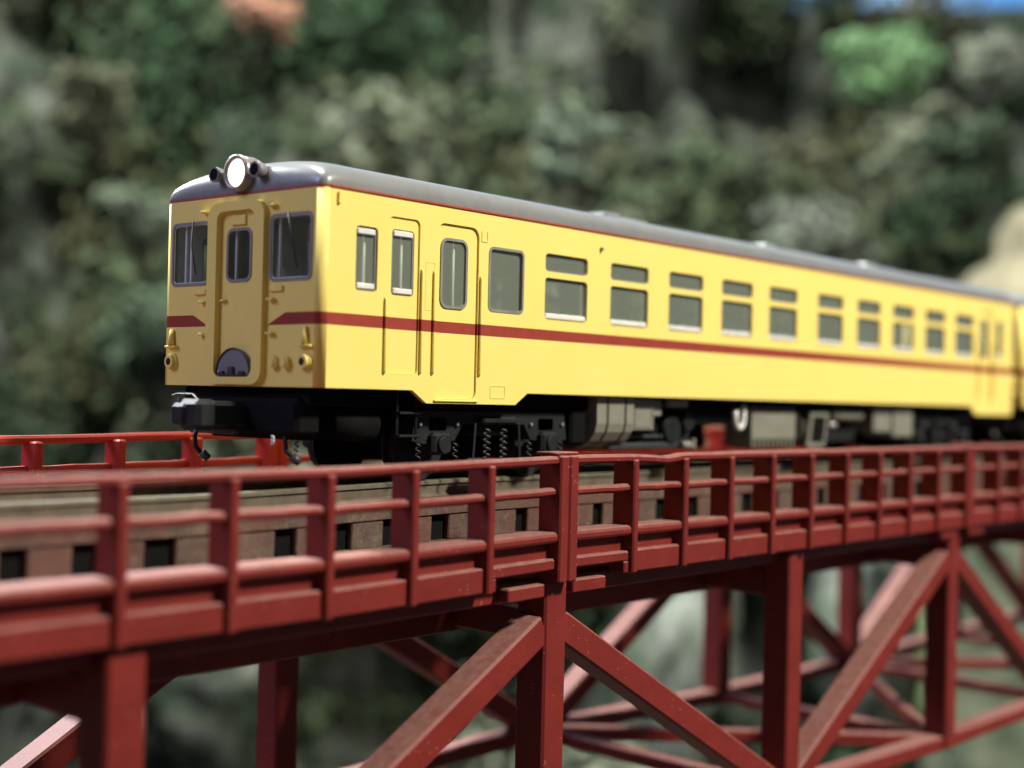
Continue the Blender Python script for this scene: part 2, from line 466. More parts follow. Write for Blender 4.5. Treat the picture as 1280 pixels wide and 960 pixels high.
def rock_outcrop():
    prof = [(9.55, .05), (9.4, .42), (9.05, .72), (8.5, .86), (7.9, .9), (7.4, 1.05), (7.0, 1.75), (6.5, 2.25), (5.6, 2.5), (4.2, 2.7), (3, 2.8), (1, 2.7), (-2, 2.8), (-7, 2.6), (-14, 3.2), (-30, 4.2)]
    n = 40; mb = MB(); vs = []
    K = 1.65
    for z, r in prof:
        for k in range(n):
            a = 2 * math.pi * k / n
            p = Vector((math.cos(a), math.sin(a), z * .35))
            rr = r * (1 + .26 * noise.noise(p * 1.3 + Vector((3, 8, 1))) + .20 * noise.noise(p * 3.1))
            vs.append((math.cos(a) * rr * K + (.25 * K if z > 7.2 else 0), math.sin(a) * rr * K, (z + .25 * noise.noise(p * 2)) * K))
    fs = [(i * n + k, (i + 1) * n + k, (i + 1) * n + (k + 1) % n, i * n + (k + 1) % n) for i in range(len(prof) - 1) for k in range(n)]
    fs.append(tuple(range(n)))
    mb.add(vs, fs, True)
    o = mb.build('rock_outcrop', 'pale_rock')
    o.location = CAM0 + RT * 31.4 + FW * 89 + Vector((0, 0, -2.0))
    tag(o, 'pale sandy bare rock pinnacle behind the rear end of the railcar', 'rock')
rock_outcrop()

def boulder(label, a, d, z, w, h, mat, seed):
    bm = bmesh.new(); bmesh.ops.create_icosphere(bm, subdivisions=4, radius=1)
    for v in bm.verts:
        p = v.co.copy(); o = Vector((seed * 7.1, seed * 3.3, 0))
        k = 1 + .32 * noise.noise(p * 1.2 + o) + .18 * noise.noise(p * 3 + o) + .08 * noise.noise(p * 7 + o)
        v.co = Vector((p.x * w * k, p.y * w * k, p.z * h * k))
    bm.verts.index_update(); mb = MB()
    mb.add([v.co[:] for v in bm.verts], [[x.index for x in f.verts] for f in bm.faces], False); bm.free()
    o = mb.build('boulder', mat); o.location = CAM0 + RT * a + FW * d + Vector((0, 0, z))
    tag(o, label, 'rock', 'pale rocks at the foot of the hillside')
rock('grey_rock', (.10, .11, .095), (.34, .37, .32), (.16, .20, .14), .05)
rock('green_rock', (.14, .19, .08), (.40, .46, .22), (.20, .27, .12), .05)
boulder('pale grey tall rock seen through the middle bay of the trestle', 12.6, 104, -16, 3.6, 8.5, 'grey_rock', 1)
boulder('pale green grey rock seen through the right bay of the trestle', 26.0, 106, -14, 3.4, 7.5, 'grey_rock', 2)
boulder('yellow green mossy rock low behind the trestle at the right edge', 34.5, 105, -19, 4.0, 6.5, 'green_rock', 3)
boulder('dim grey rock seen under the bridge at far left, behind the vertical', -21.0, 104, -20, 4.5, 5.5, 'hill_rock', 4)

# ------------------------------------------------------------------ bridge
JOINTS = [-9.1, 2.68, 14.5, 26.3, 38.1]
def dip(x):  # the left span has settled a little
    if x >= 2.68: return 0
    return -.06 * min(1, (2.68 - x) / 3.6)
def warp(p):
    x, y, z = p
    return (x, y, z + .0255 * (y + .675) + dip(x))
bridge = thing('truss_bridge', 'dusty red deck truss bridge with walkway railings under the yellow railcar', 'bridge', (0, 0, -5.2))
OFF = Vector((0, 0, 5.2))
def bpart(mb, name, mat='bridge_red', loc=(0, 0, 0), do_warp=True):
    """a part of the bridge whose vertices are given in world coordinates"""
    if do_warp: mb.v = [warp(v) for v in mb.v]
    mb.v = [(v[0], v[1], v[2] + 5.2) for v in mb.v]
    return mb.build(name, mat, bridge)
SP = []   # ordinary posts
SP += [1.30, .10, -1.08, -2.27, -3.46, -4.75, -5.95, -7.15]
for j in (2.68, 14.5, 26.3):
    SP += [j + 1.36 + 1.138 * k for k in range(9)]
SP.sort()
YO = 2.75
def post_mesh():
    mb = MB()
    mb.box(-.055, .055, -.17, .17, -1.055, .36, .02)
    return mb
proto_post = None
def bridge_copy(o, loc, sy):
    c = o.copy(); C.objects.link(c); c.parent = bridge
    c.location = Vector(loc) + OFF; c.scale = (1, sy, 1)
    return c
def place(proto, loc, sy):
    if proto.get('used') is None:
        proto['used'] = 1
        proto.location = Vector(loc) + OFF; proto.scale = (1, sy, 1)
        return proto
    return bridge_copy(proto, loc, sy)
pm = post_mesh().build('post', 'bridge_red', bridge)
thick = MB()
for s in (-1, 1):
    thick.box(s * .09 - .085, s * .09 + .085, -.17, .17, -1.055, .43, .02)
thick.box(-.21, .21, -.12, .19, .431, .468, .01)
tk = thick.build('joint_post', 'bridge_red', bridge)
for sy in (1, -1):
    for x in SP: place(pm, warp((x, -sy * (YO - .17), 0)), sy)
    for x in JOINTS[:-1]: place(tk, warp((x, -sy * (YO - .17), 0)), sy)
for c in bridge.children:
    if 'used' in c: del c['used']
    if c.location.y > 0:      # the far side has little dust; its light is painted as brighter red
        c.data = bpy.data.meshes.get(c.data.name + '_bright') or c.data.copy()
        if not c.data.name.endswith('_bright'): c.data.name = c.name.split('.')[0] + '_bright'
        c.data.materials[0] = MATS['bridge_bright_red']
# rails, walkway and fascia, bay by bay
ALLP = sorted([(x, .055) for x in SP] + [(x, .175) for x in JOINTS[:-1]])
def sweep(path, w, h, c):
    """box-section rail through a list of points in the XZ plane (y fixed)"""
    mb = MB(); prof = [(-w / 2 + c, -h / 2), (w / 2 - c, -h / 2), (w / 2, -h / 2 + c), (w / 2, h / 2 - c), (w / 2 - c, h / 2), (-w / 2 + c, h / 2), (-w / 2, h / 2 - c), (-w / 2, -h / 2 + c)]
    vs = []; n = len(prof)
    for p in path:
        for a, b in prof: vs.append((p[0], p[1] + a, p[2] + b))
    fs = [(i * n + k, i * n + (k + 1) % n, (i + 1) * n + (k + 1) % n, (i + 1) * n + k) for i in range(len(path) - 1) for k in range(n)]
    fs += [tuple(range(n)), tuple((len(path) - 1) * n + k for k in range(n - 1, -1, -1))]
    return mb.add(vs, fs)
rj = random.Random(5)
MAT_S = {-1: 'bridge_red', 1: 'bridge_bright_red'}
for sy in (-1, 1):
    for j0, j1 in zip(JOINTS[:-1], JOINTS[1:]):
        xs = [j0 + .18 + (j1 - j0 - .36) * i / 24 for i in range(25)]
        path = [(x, sy * (YO - .10), .375 + .008 * noise.noise(Vector((x * .8, sy, 0)))) for x in xs]
        if sy < 0 and j0 == 2.68:   # the dent in the handrail
            path = [p for p in path if not 4.05 < p[0] < 5.45] + [(4.10, -YO + .10, .372), (4.45, -YO + .095, .360), (4.75, -YO + .09, .342), (4.95, -YO + .10, .352), (5.12, -YO + .10, .372), (5.4, -YO + .10, .376)]
            path.sort()
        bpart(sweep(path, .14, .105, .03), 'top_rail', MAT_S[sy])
    for (x0, w0), (x1, w1) in zip(ALLP[:-1], ALLP[1:]):
        a, b = x0 + w0 + .002, x1 - w1 - .002
        y = sy * (YO - .12)
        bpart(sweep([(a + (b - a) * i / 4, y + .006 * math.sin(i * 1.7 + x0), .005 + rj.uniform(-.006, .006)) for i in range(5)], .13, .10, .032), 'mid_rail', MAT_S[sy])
        # walkway board with a rounded nose
        n0 = sy * (YO - .03); n1 = sy * (YO - .34)
        prof = [(n1, -.46), (n0 - sy * .05, -.455), (n0 - sy * .015, -.47), (n0, -.50), (n0, -.545), (n0 - sy * .02, -.575), (n0 - sy * .06, -.585), (n1, -.585)]
        k = len(prof); mb = MB()
        mb.add([(a, p[0], p[1]) for p in prof] + [(b, p[0], p[1]) for p in prof],
               [(i, (i + 1) % k, k + (i + 1) % k, k + i) for i in range(k)] + [tuple(range(k)), tuple(range(2 * k - 1, k - 1, -1))])
        bpart(mb, 'walkway_board')
        ya, yb = sorted((sy * (YO - .16), sy * (YO - .24)))
        bpart(MB().box(a, b, ya, yb, -.80, -.588), 'fascia_panel')
        ya, yb = sorted((sy * (YO - .06), sy * (YO - .30)))
        atj = min(abs(x0 - 2.68), abs(x1 - 2.68)) < .01
        bpart(MB().box(a, b, ya, yb, -.90 if atj else -1.045, -.765 + rj.uniform(-.008, .008), .02), 'fascia_block')
        if atj:
            xx = b - .05 if abs(x0 - 2.68) < .01 else a + .05
            bpart(MB().box(xx - .05, xx + .05, ya, yb, -1.045, -.902, .012), 'bracket_leg')
# near joint: small bracket plates beside the post, below the walkway
for sy in (-1, 1):
    for xj in JOINTS[1:-1]:
        for s in (-1, 1):
            ya, yb = sorted((sy * 2.465, sy * 2.62))
            bpart(MB().box(xj + s * .60 - .33, xj + s * .60 + .33, ya, yb, -1.215, -1.06, .015), 'gusset_plate')
# truss
TY = 2.35; ZT = -1.30; ZB = -4.98
DZB = {0: .28, 1: .28, 2: .28, 3: .28, 4: .08}
def zb(i): return ZB + DZB.get(i, 0)
NODES = [-8.9, -3.26, 2.70, 8.47, 14.24, 20.0, 25.8, 31.6, 37.4]
TOPN = {i for i in range(len(NODES)) if i % 2 == 0}
x0, x1 = -9.1, 38.1
for sy in (-1, 1):
    y = sy * TY
    ya, yb = sorted((sy * 2.05, sy * 2.42))
    for j0, j1 in zip(JOINTS[:-1], JOINTS[1:]):
        xs_ = [j0 + .02] + [x for x in NODES if j0 + .3 < x < j1 - .3] + [j1 - .02]
        for xa_, xb_ in zip(xs_[:-1], xs_[1:]):
            bpart(MB().box(xa_ + .207, xb_ - .207, ya, yb, -1.26, -1.05, .02), 'top_chord')
        bpart(MB().box(j0 + .02, j1 - .02, *sorted((sy * 1.35, sy * 2.38)), -.86, -.80), 'shade_plate')  # unseen plate added to keep light off the chord and stringer
        ya2, yb2 = sorted((sy * .82, sy * 1.06))
        bpart(MB().box(j0 + .02, j1 - .02, ya2, yb2, -1.86, -.80, .02), 'stringer')
    for i, x in enumerate(NODES):
        bpart(MB().box(x - .205, x + .205, *sorted((y - .22, y + .22)), zb(i) - .12, -1.062, .03), 'truss_vertical')
    for i, (xa, xb) in enumerate(zip(NODES[:-1], NODES[1:])):
        za, zc = (ZT - .30, zb(i + 1) + .10) if i in TOPN else (zb(i) + .10, ZT - .30)
        bpart(MB().bar((xa + .16, y, za), (xb - .16, y, zc), .36, .40, (0, 1, 0), .03), 'truss_diagonal')
        bpart(MB().bar((xa + .20, y, zb(i)), (xb - .20, y, zb(i + 1)), .26, .34, (0, 1, 0), .03), 'bottom_chord')
for i, x in enumerate(NODES):
    bpart(MB().bar((x, -TY + .225, zb(i)), (x, TY - .225, zb(i)), .22, .26, (1, 0, 0), .03), 'cross_strut')
    bpart(MB().box(x - .14, x + .14, -TY + .23, TY - .23, -1.80, -1.40, .03), 'floor_beam')
    if i + 1 < len(NODES):
        s0 = -1 if i % 2 == 0 else 1
        bpart(MB().bar((x + .2, s0 * (TY - .2), zb(i)), (NODES[i + 1] - .2, -s0 * (TY - .2), zb(i + 1)), .20, .24, (0, 0, 1), .03), 'lateral_brace')
# ------------------------------------------------------------------ track
track = thing('railway_track', 'dusty brown sleepers with steel rails along the bridge deck', 'railway track', (0, 0, -.8))
def tpart(mb, name, mat, warped=True):
    if warped: mb.v = [warp(v) for v in mb.v]
    mb.v = [(v[0], v[1], v[2] + .8) for v in mb.v]
    return mb.build(name, mat, track)
for sy in (-1, 1):
    yc = sy * .70
    xs = [-9.0 + 47 * i / 60 for i in range(61)]
    h = MB(); prof = [(-.055, -.05), (-.055, -.01), (-.04, .0), (.04, .0), (.055, -.01), (.055, -.05)]
    k = len(prof)
    vs = [(x, yc + p[0], p[1]) for x in xs for p in prof]
    h.add(vs, [(i * k + j, i * k + (j + 1) % k, (i + 1) * k + (j + 1) % k, (i + 1) * k + j) for i in range(60) for j in range(k)])
    rail = tpart(h, 'rail', 'rail_steel')
    wb = MB(); prof = [(-.095, -.20), (-.03, -.165), (-.03, -.052), (.03, -.052), (.03, -.165), (.095, -.20)]
    vs = [(x, yc + p[0], p[1]) for x in xs for p in prof]
    wb.add(vs, [(i * k + j, i * k + (j + 1) % k, (i + 1) * k + (j + 1) % k, (i + 1) * k + j) for i in range(60) for j in range(k)])
    wb.v = [(v[0], v[1], v[2] + .8) for v in [warp(v) for v in wb.v]]
    w = wb.build('rail_web', 'rail_rust', rail)
    bm_ = MB(); vs = []
    for x in xs:
        for p in ((-.05, -.345), (-.05, -.205), (.05, -.205), (.05, -.345)): vs.append((x, sy * 1.25 + p[0], p[1]))
    bm_.add(vs, [(i * 4 + j, i * 4 + (j + 1) % 4, (i + 1) * 4 + (j + 1) % 4, (i + 1) * 4 + j) for i in range(60) for j in range(4)])
    tpart(bm_, 'guard_timber', 'sleeper_brown')
    bm_ = MB(); vs = []
    for x in xs:
        for p in ((-.07, -.80), (-.07, -.665), (.07, -.665), (.07, -.80)): vs.append((x, sy * 1.25 + p[0], p[1]))
    bm_.add(vs, [(i * 4 + j, i * 4 + (j + 1) % 4, (i + 1) * 4 + (j + 1) % 4, (i + 1) * 4 + j) for i in range(60) for j in range(4)])
    tpart(bm_, 'edge_beam', 'sleeper_brown')
    bm_ = MB(); vs = []
    for x in xs:
        for p in ((1.188, -.664), (1.188, -.346), (1.200, -.346), (1.200, -.664)): vs.append((x, sy * p[0], p[1]))
    bm_.add(vs, [(i * 4 + j, i * 4 + (j + 1) % 4, (i + 1) * 4 + (j + 1) % 4, (i + 1) * 4 + j) for i in range(60) for j in range(4)])
    tpart(bm_, 'gap_shade_sheet', 'black_gap')  # black sheet standing in for the shade between sleeper ends
sl = MB().box(-.25, .25, -1.185, 1.185, -.66, -.205, .015)
ends = sl
for s in (-1, 1):
    ends.box(-.25, .25, *sorted((s * 1.205, s * 1.29)), -.662, -.348, .015)
slp = sl.build('sleeper', 'sleeper_brown', track)
rs = random.Random(8)
k = 0; x = -8.8
while x < 38:
    o = slp if k == 0 else slp.copy()
    if k: C.objects.link(o); o.parent = track
    w = warp((x + rs.uniform(-.05, .05), 0, 0)); o.scale = (rs.uniform(.88, 1.12), 1, 1); o.location = (w[0], 0, w[2] + .8 - .01)
    o.rotation_euler = (.0255, 0, rs.uniform(-.01, .01))
    k += 1; x += .80

# ------------------------------------------------------------------ railcar
car = thing('diesel_railcar', 'yellow model railcar with a red waist band and lit headlight on the bridge', 'railcar', (0, 0, 0))
T = .06
def P(mb, name, mat, parent=None): return mb.build(name, mat, parent or car)
ZG0, ZE = 1.105, 3.30
XF, XR = -.08, 19.98
CR = .10
WX = [3.80, 5.23, 6.66, 8.10, 9.53, 11.15, 12.60, 14.02, 15.44, 16.85]
def side_fn(sy): return lambda u, v, w: (u, sy * (1.40 - w), v)
for sy in (-1, 1):
    fn = side_fn(sy)
    xa, xb = XF + CR, XR - CR
    outer = [(xa, ZG0), (1.38, ZG0), (1.62, .955), (3.25, .955), (3.49, ZG0), (17.68, ZG0), (17.93, .93), (xb, .93), (xb, ZE), (xa, ZE)]
    holes = [rrect(.43, .77, 2.20, 2.93, .05), rrect(.945, 1.455, 1.285, 3.09, .07), rrect(1.76, 2.50, 1.005, 3.105, .12), rrect(2.69, 3.36, 2.11, 2.905, .08),
             rrect(18.06, 18.74, 1.06, 3.09, .12), rrect(18.97, 19.30, 2.10, 2.90, .06)]
    for x in WX: holes += [rrect(x, x + .91, 2.695, 2.93, .06), rrect(x, x + .91, 2.07, 2.615, .06)]
    P(MB().plate(outer, holes, T, fn), 'side_wall', 'yellow_paint')
    P(MB().plate([(.06, 1.27), (19.83, 1.27), (19.83, 3.20), (.06, 3.20)], [h for h in holes if min(p[1] for p in h) > 1.9] + [rrect(1.01, 1.38, 2.19, 2.95, .05), rrect(1.84, 2.31, 2.10, 2.935, .11), rrect(18.17, 18.55, 2.10, 2.90, .09)], .006, lambda u, v, w: (u, sy * (1.336 - w), v)), 'inner_lining', 'interior_pale')
    def ring(mb, x0, x1, z0, z1, r, wid, d0, d1):
        mb.plate(rrect(x0, x1, z0, z1, r), [rrect(x0 + wid, x1 - wid, z0 + wid, z1 - wid, max(.01, r - wid))], d1 - d0, lambda u, v, w: (u, sy * (1.40 - d0 - w), v)); return mb
    def pane(par, x0, x1, z0, z1, d, mat='window_glass', name='pane'):
        return MB().plate(rrect(x0, x1, z0, z1, .04), [], .008, lambda u, v, w: (u, sy * (1.40 - d - w), v)).build(name, mat, par)
    E_ = .002
    # cab window and its bright metal sash bars
    def barred(x0, x1, z0, z1, top=True, r=.05, par=None, d=0):
        f = P(ring(MB(), x0 + E_, x1 - E_, z0 + E_, z1 - E_, r, .022, d + .025, d + .058), 'window', 'rubber', par)
        if par is None:
            pane(f, x0 + .02, x1 - .02, z0 + .02, z1 - .02, d + .04)
            s = MB().box(x0 + .03, x1 - .03, *sorted((sy * (1.40 - d - .004), sy * (1.40 - d - .039))), z0 + .024, z0 + .092, .012)
            s.build('sill_bar', 'white_metal', f)
            if top:
                s = MB().box(x0 + .03, x1 - .03, *sorted((sy * (1.40 - d - .004), sy * (1.40 - d - .039))), z1 - .095, z1 - .024, .012)
                s.build('head_bar', 'white_metal', f)
        return f
    barred(.43, .77, 2.20, 2.93)
    # cab door
    dfn = lambda d: (lambda u, v, w: (u, sy * (1.40 - d - w), v))
    cd = P(MB().plate(rrect(.948, 1.452, 1.288, 3.087, .067), [rrect(1.01, 1.38, 2.19, 2.95, .05)], .03, dfn(.022)), 'cab_door', 'yellow_paint')
    ring(MB(), 1.012, 1.378, 2.192, 2.948, .05, .02, .030, .05).build('window_frame', 'rubber', cd)
    pane(cd, 1.03, 1.36, 2.21, 2.93, .04)
    for z in (2.205, 2.865): MB().box(1.036, 1.354, *sorted((sy * 1.392, sy * 1.361)), z, z + .07, .012).build('sash_bar', 'white_metal', cd)
    # passenger door
    pd = P(MB().plate(rrect(1.763, 2.497, 1.008, 3.102, .117), [rrect(1.84, 2.31, 2.10, 2.935, .11)], .03, dfn(.028)), 'passenger_door', 'yellow_paint')
    ring(MB(), 1.835, 2.315, 2.095, 2.94, .115, .034, .012, .05).build('window_frame', 'rubber', pd)
    pane(pd, 1.86, 2.29, 2.12, 2.915, .035)
    MB().box(1.74, 2.52, *sorted((sy * 1.401, sy * 1.425)), .975, 1.003, .008).build('door_step', 'yellow_paint', pd)
    # single window
    f = P(ring(MB(), 2.683, 3.367, 2.103, 2.912, .085, .034, -.008, .05), 'window', 'rubber')
    pane(f, 2.71, 3.34, 2.13, 2.885, .03)
    # saloon windows: upper light and lower sash with white sill bar
    for x in WX:
        f = P(ring(MB(), x + E_, x + .908, 2.072, 2.613, .06, .016, .028, .058), 'window', 'rubber')
        ring(MB(), x + E_, x + .908, 2.697, 2.928, .06, .016, .028, .058).build('upper_frame', 'rubber', f)
        pane(f, x + .015, x + .895, 2.085, 2.60, .042, name='lower_pane'); pane(f, x + .015, x + .895, 2.71, 2.915, .042, name='upper_pane')
        MB().box(x + .025, x + .885, *sorted((sy * 1.396, sy * 1.361)), 2.082, 2.155, .012).build('sill_bar', 'white_metal', f)
        MB().box(x + .80, x + .83, *sorted((sy * 1.354, sy * 1.346)), 2.16, 2.60).build('sash_stile', 'equipment_grey', f)
    # rear door and last window
    rd = P(MB().plate(rrect(18.063, 18.737, 1.063, 3.087, .117), [rrect(18.17, 18.55, 2.10, 2.90, .09)], .03, dfn(.028)), 'passenger_door', 'yellow_paint')
    ring(MB(), 18.165, 18.555, 2.095, 2.905, .095, .03, .015, .05).build('window_frame', 'rubber', rd)
    pane(rd, 18.19, 18.53, 2.12, 2.88, .035)
    barred(18.97, 19.30, 2.10, 2.90, False)
    # grab rails beside the doors
    for x, zt, zb in ((.90, 2.15, 1.285), (1.49, 2.52, 1.30), (1.70, 2.52, 1.30), (2.535, 2.52, 1.30), (18.02, 2.45, 1.3), (18.78, 2.45, 1.3)):
        y = sy * 1.419
        P(MB().tube([(x, sy * 1.402, zt), (x, y, zt - .03), (x, y, zb + .03), (x, sy * 1.402, zb)], .019, 6), 'grab_rail', 'yellow_paint')
    P(MB().plate(rrect(2.76, 3.05, 1.03, 1.195, .015), [rrect(2.775, 3.035, 1.045, 1.18, .01)], .012, dfn(-.006)), 'hatch_rim', 'yellow_paint')
    P(MB().plate([(2.54, 2.95), (2.66, 2.95), (2.66, 3.08), (2.645, 3.08), (2.645, 2.965), (2.555, 2.965), (2.555, 3.08), (2.54, 3.08)], [], .012, dfn(-.008)), 'route_board_holder', 'yellow_paint')
    P(MB().box(.13, .17, *sorted((sy * 1.401, sy * 1.43)), 3.13, 3.27, .008), 'drain_spout', 'yellow_paint_plain')
    P(MB().tube([(4.99, sy * 1.39, 3.10), (4.99, sy * 1.425, 3.10), (5.0, sy * 1.43, 3.07)], .022, 6), 'lamp_hook', 'rubber')
    P(MB().plate(rrect(1.56, 1.72, 2.05, 2.62, .01), [rrect(1.568, 1.712, 2.058, 2.612, .008)], .008, dfn(-.004)), 'number_plate_rim', 'yellow_paint')
    P(MB().plate([(9.47, 1.63), (9.55, 1.63), (9.55, 1.77), (9.54, 1.77), (9.54, 1.64), (9.48, 1.64), (9.48, 1.77), (9.47, 1.77)], [], .008, dfn(-.004)), 'small_holder', 'yellow_paint')
    # gutter line
    P(MB().box(XF + CR, XR - CR, *sorted((sy * 1.385, sy * 1.418)), 3.301, 3.335, .008), 'gutter', 'gutter_red')

# end walls with rounded corners
def end_wall(front):
    X0 = XF if front else XR; d = 1 if front else -1; zb = ZG0 if front else .93
    yb = 1.40 - CR
    outer = [(-yb, zb), (yb, zb), (yb, ZE), (-yb, ZE)]
    holes = [rrect(.55, 1.24, 2.295, 3.03, .07), rrect(-1.24, -.55, 2.295, 3.03, .07), rrect(-.325, .325, 1.20, 3.13, .09)]
    mb = MB().plate(outer, holes, T, lambda u, v, w: (X0 + d * w, u, v))
    n = 8
    for s in (-1, 1):
        vs = []
        for i in range(n + 1):
            t = R_(90 * i / n)
            for r in (CR, CR - T):
                for z in (zb, ZE):
                    vs.append((X0 + d * (CR - r * math.cos(t)), s * (yb + r * math.sin(t)), z))
        fs = []
        for i in range(n):
            a = i * 4; b = a + 4
            fs += [(a, b, b + 1, a + 1), (a + 2, a + 3, b + 3, b + 2), (a, a + 2, b + 2, b), (a + 1, b + 1, b + 3, a + 3)]
        mb.add(vs, fs, False)
    w = P(mb, 'end_wall', 'yellow_end_paint')
    for p in w.data.polygons: p.use_smooth = abs(p.normal.x) < .999 and abs(p.normal.y) < .999 and abs(p.normal.z) < .5
    # windscreens
    for s in (-1, 1):
        a, b = (.55, 1.24) if s > 0 else (-1.24, -.55)
        f = P(MB().plate(rrect(a - .012, b + .012, 2.283, 3.042, .08), [rrect(a + .022, b - .022, 2.318, 3.008, .055)], .05, lambda u, v, w: (X0 + d * (w - .010), u, v)), 'windscreen', 'rubber')
        MB().plate(rrect(a + .01, b - .01, 2.306, 3.02, .06), [], .008, lambda u, v, w: (X0 + d * (.018 + w), u, v)).build('pane', 'cab_glass', f)
        MB().plate(rrect(a + .018, b - .018, 2.314, 3.012, .06), [rrect(a + .032, b - .032, 2.328, 2.998, .05)], .01, lambda u, v, w: (X0 + d * (.002 + w), u, v)).build('metal_rim', 'white_metal', f)
        if front:
            yy = (a + b) / 2
            MB().tube([(X0 - .02, yy - .05 * s, 3.05), (X0 - .035, yy - .06, 2.75), (X0 - .03, yy - .14, 2.42)], .008, 5).build('wiper', 'gunmetal', f)
    # gangway surround and door
    g = P(MB().plate(rrect(-.50, .50, 1.125, 3.225, .17, 8), [rrect(-.335, .335, 1.21, 3.12, .10, 6)], .07, lambda u, v, w: (X0 + d * (-.068 + w), u, v)), 'gangway_surround', 'yellow_paint_plain')
    dr = P(MB().plate(rrect(-.322, .322, 1.203, 3.127, .088), [rrect(-.215, .215, 2.31, 2.915, .09)], .03, lambda u, v, w: (X0 + d * (.005 + w), u, v)), 'gangway_door', 'yellow_paint_plain')
    MB().plate(rrect(-.225, .225, 2.30, 2.925, .10), [rrect(-.19, .19, 2.335, 2.89, .07)], .03, lambda u, v, w: (X0 + d * (-.006 + w), u, v)).build('window_frame', 'rubber', dr)
    MB().plate(rrect(-.20, .20, 2.325, 2.90, .08), [], .008, lambda u, v, w: (X0 + d * (.012 + w), u, v)).build('pane', 'cab_glass', dr)
    MB().box(*sorted((X0 + d * .004, X0 - d * .022)), -.12, .13, 2.955, 3.07, .008).build('number_box', 'yellow_paint_plain', dr)
    if not front: return
    MB().box(X0 - .045, X0 + .003, .20, .30, 2.08, 2.105, .008).build('door_handle', 'yellow_paint_plain', dr)
    boot = [(-.30, 1.215), (.30, 1.215)] + [(.30 * math.cos(R_(a)), 1.245 + .29 * math.sin(R_(a))) for a in range(0, 181, 12)]
    b = P(MB().plate(boot, [], .05, lambda u, v, w: (X0 - .050 + w, u, v)), 'gangway_boot', 'boot_grey')
    e = MB().tube([(X0 - .055, .30 * math.cos(R_(a)), 1.245 + .29 * math.sin(R_(a))) for a in range(0, 181, 12)], .012, 6); e.build('boot_rim', 'gunmetal', b)
    e = MB()
    for y in (-.17, .02, .19): e.box(X0 - .085, X0 - .048, y - .05, y + .05, 1.235, 1.275 + (.05 if abs(y) < .1 else 0), .01)
    e.box(X0 - .07, X0 - .049, -.28, .28, 1.222, 1.245, .006)
    e.build('hinge', 'gunmetal', b)
    # tail lamps with bracket
    for s in (-1, 1):
        y = s * 1.19
        t = P(MB().cyl((X0 + .01, y, 1.385), (X0 - .035, y, 1.385), .105, .095, 20).cyl((X0 - .03, y, 1.385), (X0 - .07, y, 1.385), .085, .075, 20), 'tail_lamp', 'yellow_paint_plain')
        MB().cyl((X0 - .066, y, 1.385), (X0 - .074, y, 1.385), .048, .042, 16).build('lens', 'tail_lens', t)
        P(MB().box(X0 - .06, X0 + .004, y - .10, y + .10, 1.55, 1.575, .006), 'lamp_ledge', 'yellow_paint_plain')
        P(MB().cyl((X0 - .03, y, 1.576), (X0 - .03, y, 1.77), .045, .022, 10), 'lamp_iron', 'yellow_paint_plain')
        for z, yy in ((2.085, .61), (1.703, .61), (3.14, .60)):
            P(MB().box(X0 - .065, X0 + .004, s * yy - .055, s * yy + .055, z - .014, z + .014, .006), 'foot_step', 'yellow_paint_plain')
        P(MB().box(X0 - .03, X0 + .004, *sorted((s * .57, s * .79)), 2.17, 2.235, .008), 'sill_bracket', 'yellow_paint_plain')
    for y in (-.68, -.88):
        P(MB().cyl((X0 + .01, y, 1.375), (X0 - .06, y, 1.375), .075, .068, 16).cyl((X0 - .058, y, 1.375), (X0 - .075, y, 1.375), .05, .045, 14), 'jumper_socket', 'yellow_paint_plain')
end_wall(True); end_wall(False)
